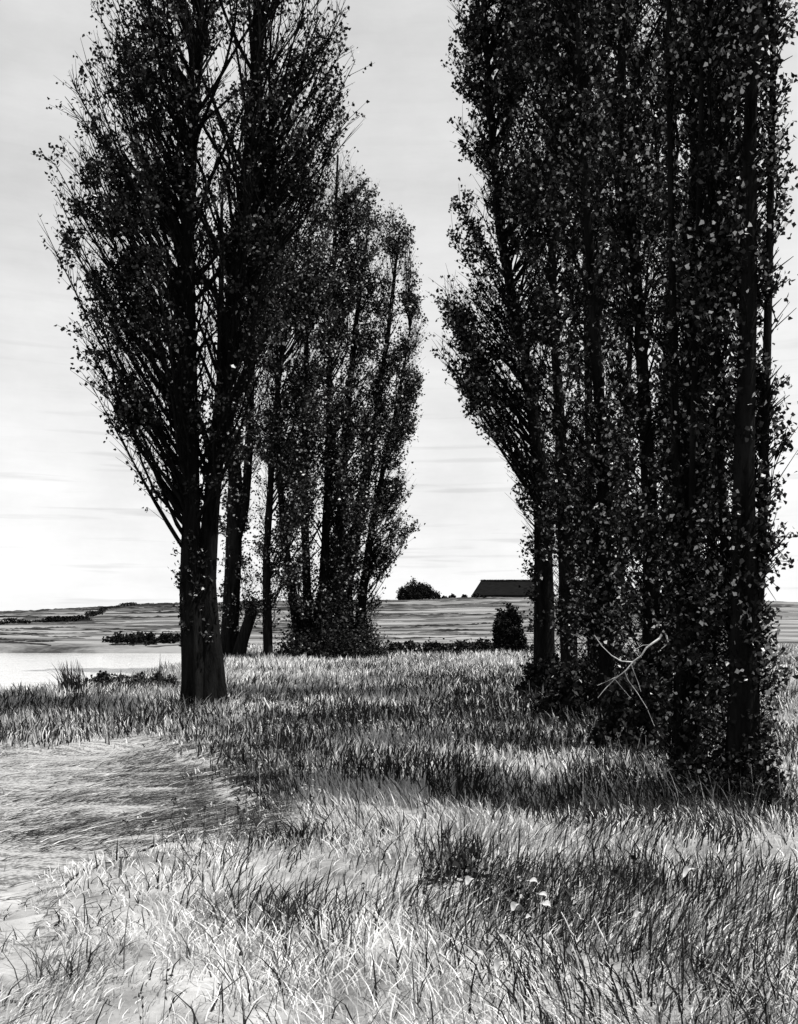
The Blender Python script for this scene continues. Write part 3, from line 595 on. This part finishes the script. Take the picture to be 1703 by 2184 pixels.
xe = rng.uniform(-hw, hw, n); P2 = np.stack([xe, np.full(n, -hd - 0.02), np.full(n, ze - zg - 0.1)], 1)
e1 = P + np.stack([rng.normal(size=n) * 0.2, rng.normal(size=n) * 0.1, rng.uniform(0.1, 0.36, n)], 1); e2 = P2 + np.stack([rng.normal(size=n) * 0.1, np.full(n, -0.1), -rng.uniform(0.1, 0.45, n)], 1)
prisms(g, np.concatenate([P, P2]), np.concatenate([e1, e2]), np.full(2 * n, 0.06), np.full(2 * n, 0.02), 3); g.build('thatch_fringe', M_thatch, root)

# short leaning stump beside the bent trunk
Yb = 39.0; k = Yb / F
base = np.array([(508 - CX) * k, Yb, float(gh((508 - CX) * k, Yb))])
root = thing('tree_stump', base, 'short leaning pollard stump with a leafy head, right of the bent trunk', 'tree stump')
g = Geo(); pts = np.array([at(*p, Yb) for p in [(506, 1415), (516, 1370), (530, 1330), (540, 1300)]]) - base; pts[0, 2] = -0.1
trunk_tube(g, pts, np.array([15, 13, 12, 11]) * k, 14, flare=0.2)
top = pts[-1]; d = unit(rng.normal(size=(24, 3)) + [0, 0, 0.9]); prisms(g, np.tile(top, (24, 1)), top + d * rng.uniform(0.2, 0.6, (24, 1)), np.full(24, 0.03), np.full(24, 0.008), 4)
g.build('trunk', M_bark, root, smooth_f=True)
n = 600; g = Geo(); leaves(g, top + rng.normal(size=(n, 3)) * [0.28, 0.28, 0.3] + [0, 0, 0.1], 0.11 * rng.uniform(0.7, 1.2, n), rng.random(n) ** 2 * 0.08); g.build('crown', M_leaf, root)

# ------------------------------------------------------------------ grass
def blades(g, P, ang, length, lean, width, tone, zs=1.0):
    n = len(P); dx = np.stack([np.cos(ang), np.sin(ang), np.zeros(n)], 1)
    f = rng.random(n) * np.pi; wv = np.stack([np.cos(f), np.sin(f) * 0.5, np.zeros(n)], 1)
    out = []
    for t_, w_ in ((0, 1.0), (0.4, 0.85), (0.75, 0.55)):
        p = P + dx * (lean * length * t_ ** 1.7)[:, None]; p[:, 2] += zs * length * (t_ - 0.42 * lean * t_ ** 2)
        out += [p - wv * (width * w_ / 2)[:, None], p + wv * (width * w_ / 2)[:, None]]
    p = P + dx * (lean * length)[:, None]; p[:, 2] += zs * length * (1 - 0.42 * lean); out.append(p)
    V = np.stack(out, 1).reshape(-1, 3); o = np.arange(n)[:, None] * 7
    Q = np.concatenate([o + [0, 1, 3, 2], o + [2, 3, 5, 4]]); T = o + [4, 5, 6]
    g.add(V, Q, T, tone=np.repeat(tone, 7))
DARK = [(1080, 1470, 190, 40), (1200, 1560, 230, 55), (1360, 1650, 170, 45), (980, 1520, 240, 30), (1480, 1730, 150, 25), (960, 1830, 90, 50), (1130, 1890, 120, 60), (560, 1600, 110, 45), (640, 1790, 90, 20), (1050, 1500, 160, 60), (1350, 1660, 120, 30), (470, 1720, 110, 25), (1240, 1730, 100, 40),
        (860, 1640, 150, 35), (1000, 1700, 90, 35), (1330, 1880, 110, 50), (700, 1545, 130, 25), (375, 1532, 60, 14), (1480, 1790, 120, 30), (620, 1960, 110, 40)]  # dark plant patches, and shade beside the trees put into the blade colours
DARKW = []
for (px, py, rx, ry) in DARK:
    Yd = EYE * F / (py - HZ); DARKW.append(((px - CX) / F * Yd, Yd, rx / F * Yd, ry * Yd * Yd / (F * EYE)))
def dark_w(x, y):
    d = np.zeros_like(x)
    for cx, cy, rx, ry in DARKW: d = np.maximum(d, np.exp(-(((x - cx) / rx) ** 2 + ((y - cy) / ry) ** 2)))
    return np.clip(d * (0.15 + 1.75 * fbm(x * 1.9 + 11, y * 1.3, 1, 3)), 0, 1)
SY = np.array([2.6, 5.0, 8.0, 13.0, 23.0, 42.0])
SOW = {False: dict(d=[1900, 1650, 1000, 430, 150, 48], l0=[.07, .07, .08, .10, .15, .22], l1=[.17, .18, .20, .24, .32, .42], w0=[.0045, .0055, .0075, .011, .018, .032], w1=[.008, .0095, .0135, .020, .032, .055]),
       True: dict(d=[650, 600, 370, 165, 52, 18], l0=[.12, .12, .13, .14, .20, .24], l1=[.30, .30, .30, .32, .38, .45], w0=[.0055, .007, .0105, .016, .025, .04], w1=[.010, .012, .018, .028, .042, .065])}
def sow(g, y0, y1, dark=False, margin=0.55):
    q = SOW[dark]; at_y = lambda key, yy: np.interp(yy, SY, q[key])
    dens = at_y('d', y0)
    n = int(dens * (y1 - y0) * (y1 + y0) / 2 * 2 * margin)
    y = np.sqrt(rng.uniform(y0 ** 2, y1 ** 2, n)); y = y[rng.random(n) < at_y('d', y) / dens]; n = len(y); x = rng.uniform(-margin, margin, n) * y
    pw = path_w(x, y); pd = pond_d(x, y)
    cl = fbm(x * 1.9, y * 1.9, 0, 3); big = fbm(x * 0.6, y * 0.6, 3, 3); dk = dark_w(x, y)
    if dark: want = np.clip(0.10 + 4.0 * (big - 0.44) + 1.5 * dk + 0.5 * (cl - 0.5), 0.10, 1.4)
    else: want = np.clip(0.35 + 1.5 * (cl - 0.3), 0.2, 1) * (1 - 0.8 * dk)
    keep = (pw < 0.05 + 0.95 * rng.random(n) ** np.where(y < 6.6, 1.6, 4)) & (pd < -0.35) & (rng.random(n) < want)
    x, y, cl, big, dk, pw = x[keep], y[keep], cl[keep], big[keep], dk[keep], pw[keep]; n = len(x)
    ang = 2 * np.pi * (fbm(x * 0.5 + 3, y * 0.5, 6, 3) * 1.9 + 0.1) + rng.normal(size=n) * np.where(y > 7.5, 1.2, 0.5)
    sel = rng.random(n) < np.interp(y, [5, 9], [0.5, 0.2])
    ang = np.where(sel, np.where(fbm(x * 0.5, y * 0.5, 2, 2) < 0.52, 0.3, 2.8) + rng.normal(size=n) * 0.5, ang)
    ln = rng.uniform(at_y('l0', y), at_y('l1', y)) * (0.5 + 1.0 * cl) * np.where(pw > -0.98, 0.55, 1.0)
    le = np.clip(rng.normal(0.6, 0.3, n), 0.05, 1.2) * np.interp(y, [5, 9], [1.0, 0.6])
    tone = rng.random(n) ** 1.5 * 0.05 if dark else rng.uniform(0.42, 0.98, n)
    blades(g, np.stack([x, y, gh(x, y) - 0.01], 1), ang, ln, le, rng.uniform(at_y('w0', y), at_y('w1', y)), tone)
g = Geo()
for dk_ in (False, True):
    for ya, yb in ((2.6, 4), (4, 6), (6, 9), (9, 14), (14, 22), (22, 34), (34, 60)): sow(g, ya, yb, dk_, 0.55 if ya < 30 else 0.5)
n = 1500; y = np.sqrt(rng.uniform(3.2 ** 2, 14 ** 2, n)); x = rng.uniform(-0.5, 0.55, n) * y; kp = (path_w(x, y) < 0.1) & (fbm(x * 0.8, y * 0.8, 6, 2) > 0.5); x, y = x[kp], y[kp]; n = len(x)
b0 = np.stack([x, y, gh(x, y)], 1); b1 = b0 + np.stack([rng.normal(size=n) * 0.09, rng.normal(size=n) * 0.09, rng.uniform(0.22, 0.46, n)], 1)
tn = np.where(rng.random(n) < 0.6, 0.02, 0.42); prisms(g, b0, b1, 0.0011 + 0.00015 * y, 0.0008 + 0.00012 * y, 3, tone=tn)
ii = np.repeat(np.arange(n), 6); leaves(g, b1[ii] + rng.normal(size=(n * 6, 3)) * [0.008, 0.008, 0.022], 0.016 + 0.0016 * y[ii], tn[ii], 0.5)   # seed heads
for o in [o for o in COL.objects if o.name.startswith('poplar_tree')]:
    n = 420; an = rng.random(n) * 6.283; rr = rng.uniform(0.22, 0.95, n) * (1 if o.location.y > 12 else 0.7)
    x, y = o.location.x + np.cos(an) * rr, o.location.y + np.sin(an) * rr; wd = 0.0012 * o.location.y
    blades(g, np.stack([x, y, gh(x, y) - 0.01], 1), an + rng.normal(size=n) * 0.8, rng.uniform(0.15, 0.5, n), np.clip(rng.normal(0.5, 0.25, n), 0.05, 1), rng.uniform(0.7, 1.4, n) * wd, np.where(rng.random(n) < 0.55, rng.random(n) * 0.05, rng.uniform(0.4, 0.9, n)))
tag(g.build('meadow_grass', M_grass), kind='stuff', label='long pale and dark meadow grass covering the foreground', cat='grass')
# flattened sparse grass lying across the bare track
g = Geo(); n = 90000
x = rng.uniform(-7, -0.6, n); y = rng.uniform(3.6, 15, n); pw = path_w(x, y)
right = smooth(-4.4, -1.7, x) * smooth(6.6, 7.6, y)  # shade at the track's right end, put in as denser, darker blades
kp = (pw > -0.6) & (rng.random(n) < (0.035 + 0.045 * smooth(7, 9, y) + 0.9 * right) * smooth(0.30, 0.55, vnoise(x * 1.2, y * 3, 2) + 0.3 * right)); x, y, right = x[kp], y[kp], right[kp]; n = len(x)
blades(g, np.stack([x, y, gh(x, y) + 0.014], 1), 0.55 + 0.3 * (vnoise(x * 0.6, y * 0.6, 4) - 0.5) + rng.normal(size=n) * 0.30, rng.uniform(0.07, 0.30, n), rng.uniform(1.1, 1.5, n), rng.uniform(0.010, 0.020, n), np.where(rng.random(n) < 0.8 + 0.15 * right, rng.random(n) * 0.06, rng.uniform(0.3, 0.7, n)), 0.25)
tag(g.build('trodden_grass', M_grass), kind='stuff', label='flattened dark grass lying across the bare track', cat='grass')
# coarse tufts following the contour of the far slope
g = Geo()
for q in range(1100):
    y0 = 64 + 130 * rng.random() ** 1.25; x0 = rng.uniform(-0.5, 0.36) * y0
    ln = rng.uniform(0.02, 0.10) * y0; m = 16; sl = rng.normal(0.0, 0.10) + (0.10 if x0 > -5 else -0.12)
    if rng.random() > smooth(0.35, 0.6, fbm(x0 * 0.04 + 3, y0 * 0.1, 5, 3)): continue
    u = np.linspace(0, 1, m); xx = x0 + u * ln; yy = y0 + sl * u * ln + 0.8 * (vnoise(xx * 0.3, xx * 0 + q, 2) - 0.5)
    if pond_d(xx, yy).max() > -0.6: continue
    zz_ = gh(xx, yy); hh = (0.0011 * y0) * rng.uniform(0.5, 1.7) * (0.4 + rng.random(m)) * np.sin(np.pi * u) ** 0.4
    A = np.stack([xx, yy, zz_ - 0.05], 1); B = np.stack([xx, yy + 0.05, zz_ + hh], 1); C_ = np.stack([xx, yy + 0.35, zz_ - 0.05], 1)
    ii = np.arange(m - 1); Q = np.concatenate([np.stack([ii, ii + 1, ii + 1 + m, ii + m], 1), np.stack([ii + m, ii + 1 + m, ii + 1 + 2 * m, ii + 2 * m], 1)])
    g.add(np.concatenate([A, B, C_]), Q, tone=np.full(3 * m, rng.random() ** 1.5 * 0.12))
tag(g.build('field_grass', M_grass), kind='stuff', label='coarse grass in lines along the far slope', cat='grass')

# ------------------------------------------------------------------ tussocks, reeds, fallen leaves, sticks
def tuft(name, label, cat, px, py, n, ln, lean, wd, tone_hi, group, spread=0.06, ang=None, Yf=None):
    p = on_ground(px, py) if Yf is None else np.array([(px - CX) / F * Yf, Yf, float(gh((px - CX) / F * Yf, Yf))])
    g = Geo(); q = rng.normal(size=(n, 2)) * spread
    an = rng.random(n) * 6.28 if ang is None else ang + rng.normal(size=n) * 0.5
    P = np.stack([q[:, 0], q[:, 1], gh(p[0] + q[:, 0], p[1] + q[:, 1]) - p[2] - 0.01], 1)
    blades(g, P, an, rng.uniform(0.5, 1, n) * ln, np.clip(rng.normal(lean, 0.2, n), 0.02, 1.2), rng.uniform(0.7, 1.2, n) * wd, rng.random(n) * tone_hi)
    return tag(g.build(name, M_grass, loc=p), label, cat, group)
GT = 'dark tussocks in the meadow'
tuft('reed_clump', 'dark reed clump leaning left at the near water edge, leftmost in the meadow', 'reeds', 158, 1478, 130, 0.95, 0.40, 0.026, 0.03, 'reeds by the water', 0.13, 2.6, 21.0)
tuft('reed_clump', 'few thin tall reeds against the white water just left of the twin trunk', 'reeds', 348, 1446, 9, 1.1, 0.12, 0.022, 0.1, 'reeds by the water', 0.10, None, 23)
tuft('reed_clump', 'sparse arching reeds leaning left over the bank growth', 'reeds', 305, 1455, 10, 0.9, 0.8, 0.020, 0.1, 'reeds by the water', 0.25, 2.8, 22)
tuft('grass_tussock', 'dark spiky tussock in the pale grass right of the track, largest of its row', 'tussock', 640, 1802, 70, 0.22, 0.5, 0.009, 0.08, GT, 0.10)
tuft('grass_tussock', 'small black tussock at the right end of the broken dark row in the pale grass', 'tussock', 738, 1800, 30, 0.16, 0.3, 0.009, 0.08, GT, 0.04)
tuft('grass_tussock', 'dark tussock standing alone in the bright grass at the middle of the meadow', 'tussock', 818, 1782, 40, 0.17, 0.3, 0.009, 0.08, GT, 0.06)
tuft('grass_tussock', 'compact black tussock at the lower edge of the bare track', 'tussock', 385, 1776, 40, 0.16, 0.6, 0.010, 0.08, GT, 0.07)
tuft('grass_tussock', 'broad dark tussock behind the scattered pale leaves', 'tussock', 960, 1850, 140, 0.3, 0.5, 0.009, 0.12, GT, 0.16)
tuft('grass_tussock', 'dark tussock among the scattered pale leaves', 'tussock', 1120, 1920, 160, 0.28, 0.5, 0.008, 0.12, GT, 0.16)
tuft('grass_tussock', 'dark tussock right of the long pale stalks', 'tussock', 1320, 1900, 140, 0.28, 0.6, 0.008, 0.12, GT, 0.15)
tuft('grass_tussock', 'tussock of crossing dark stems near the lower right corner', 'tussock', 1440, 2050, 70, 0.42, 0.7, 0.006, 0.12, GT, 0.14)
tuft('grass_tussock', 'arching dark tussock at the lower left corner', 'tussock', 150, 2090, 60, 0.42, 0.95, 0.006, 0.12, GT, 0.10)
tuft('grass_tussock', 'arching dark tussock low in the meadow, between the left corner and the pale leaves', 'tussock', 620, 2080, 90, 0.36, 0.9, 0.006, 0.12, GT, 0.14)

for q in (('broad leafed dark weed clump behind the scattered pale leaves', 985, 1868, 150, 62), ('broad leafed dark weed clump right beneath the three slanting pale leaves', 1135, 1945, 170, 70), ('broad leafed dark weed clump beyond the lone oval leaf at right', 1345, 1900, 130, 50)):
    leafy_blob('weed_clump', q[0], 'weeds', q[1], q[2], EYE * F / (q[2] - HZ), q[3], q[4], 0.05, 0.75, 'dark weed clumps in the foreground', top_pow=0.5, pale=0.10, dark=0.15, lump=0.6)
def zp(zx, zy): return 853 + zx * .499, 1536 + zy * .499
def pale_leaf(label, zx, zy, lpx, rot, wid=0.5):
    px, py = zp(zx, zy); p = on_ground(px, py, 0.20); L_ = 0.85 * lpx * p[1] / F
    s = np.linspace(0, 1, 7); half = np.sin(np.pi * s ** 0.8) * wid / 2 * L_
    mid = np.stack([(s - 0.5) * L_, 0.10 * L_ * np.sin(s * 3.1), 0.26 * L_ * np.sin(s * np.pi) * (0.6 + s)], 1)
    up = np.array([0, 0.45, 0.9]); A = mid + half[:, None] * up + [0, 0, 0.0]; B = mid - half[:, None] * up
    ca, sa = math.cos(rot), math.sin(rot); R = np.array([[ca, 0, -sa], [0, 1, 0], [sa, 0, ca]])
    top = np.concatenate([A, mid + [0, 0.04 * L_, -0.03 * L_], B]) @ R.T
    V = np.concatenate([top, top + [0, 0.0015, -0.001]]); n = 7; Q = []
    for o in (0, 21):
        for r in (0, 1):
            for j in range(6): Q.append((o + r * n + j, o + r * n + j + 1, o + (r + 1) * n + j + 1, o + (r + 1) * n + j))
    g = Geo(); g.add(V, Q)
    st = np.array([[-0.5 * L_, 0, 0]]) @ R.T; prisms(g, st + (np.array([[-0.25 * L_, 0, -0.08 * L_]]) @ R.T), st, np.array([0.0012]), np.array([0.0015]), 4)
    tag(g.build('fallen_leaf', M_paleleaf, loc=p), label, 'leaf', 'pale leaves fallen in the grass')
for args in [('pale ragged leaf over the dark tussock, highest of the left leaves', 300, 690, 26, 0.6, 0.7),
             ('pale narrow leaf, uppermost of the three leaves in a slanting line', 572, 692, 24, -0.3, 0.45),
             ('pale folded leaf, middle of the three leaves in a slanting line', 612, 752, 26, -0.5, 0.4),
             ('pale leaf, lowest of the three leaves in a slanting line', 628, 792, 24, -0.4, 0.6),
             ('broad pale leaf left of the three leaves in a slanting line', 495, 800, 26, 0.7, 0.7),
             ('small pale leaf below left of the broad leaf', 420, 830, 16, 1.2, 0.6),
             ('lone pale oval leaf right of the long stalks', 1020, 832, 22, 0.5, 0.5),
             ('small pale leaf below the three leaves in a slanting line', 550, 842, 14, 0.2, 0.7),
             ('upright narrow pale leaf in the left of the leafy patch', 432, 932, 28, -1.2, 0.35),
             ('upright pale leaf beneath the long stalks', 735, 985, 28, 1.7, 0.4),
             ('slanting pale leaf above the largest leaf', 340, 1000, 24, -0.8, 0.4),
             ('largest pale leaf, lowest in the foreground grass', 430, 1052, 38, 0.8, 0.5),
             ('long pale leaf in the grass toward the right edge', 1240, 655, 42, 0.55, 0.35)]:
    pale_leaf(*args)
def stick(label, a, bq, r, conv=True, h=0.16, name='dry_stalk', cat='stalk', group='pale dry stalks in the grass'):
    if conv: a, bq = zp(*a), zp(*bq)
    lowp, highp = (a, bq) if a[1] > bq[1] else (bq, a)
    p = on_ground(*lowp, h * 0.4); Yq = p[1]; q = at(*highp, Yq + 0.10)
    n = 6; s = np.linspace(0, 1, n)[:, None]; P = (q - p) * s + rng.normal(size=(n, 3)) * 0.004 * np.sin(s * np.pi)
    g = Geo(); rr = r * np.linspace(1, 0.55, n); prisms(g, P[:-1], P[1:], rr[:-1], rr[1:], 6)
    tag(g.build(name, M_pale, loc=p), label, cat, group)
stick('bent pale stalk, left one of the two long stalks among the leaves', (690, 820), (757, 950), 0.005)
stick('short pale stalk between the two long stalks', (758, 825), (802, 880), 0.005)
stick('thick pale stalk, right one of the two long stalks', (830, 842), (888, 962), 0.006)
stick('thin pale stalk leaning right, left of the pale leaves', (320, 805), (382, 758), 0.004)
stick('pale stalk leaning right at the left margin of the leafy patch', (250, 930), (302, 850), 0.004)
stick('long thin pale stalk in the shaded grass before the nearest trunks', (845, 182), (930, 332), 0.007)
stick('short pale stalk at the rim of the black shade before the nearest trunks', (948, 222), (966, 276), 0.009)
stick('pale stalk in the grass near the lower right corner', (1100, 1010), (1146, 1062), 0.004)
stick('pale stalk below the upright narrow leaf', (520, 960), (566, 1032), 0.004)
stick('short thick pale stick beside the long thin stalk in the shade', (880, 190), (910, 236), 0.011)
stick('white broken stick standing in the grass right of the twin trunk', (563, 1488), (579, 1520), 0.028, False, 0.1, 'stick', 'stick', None)
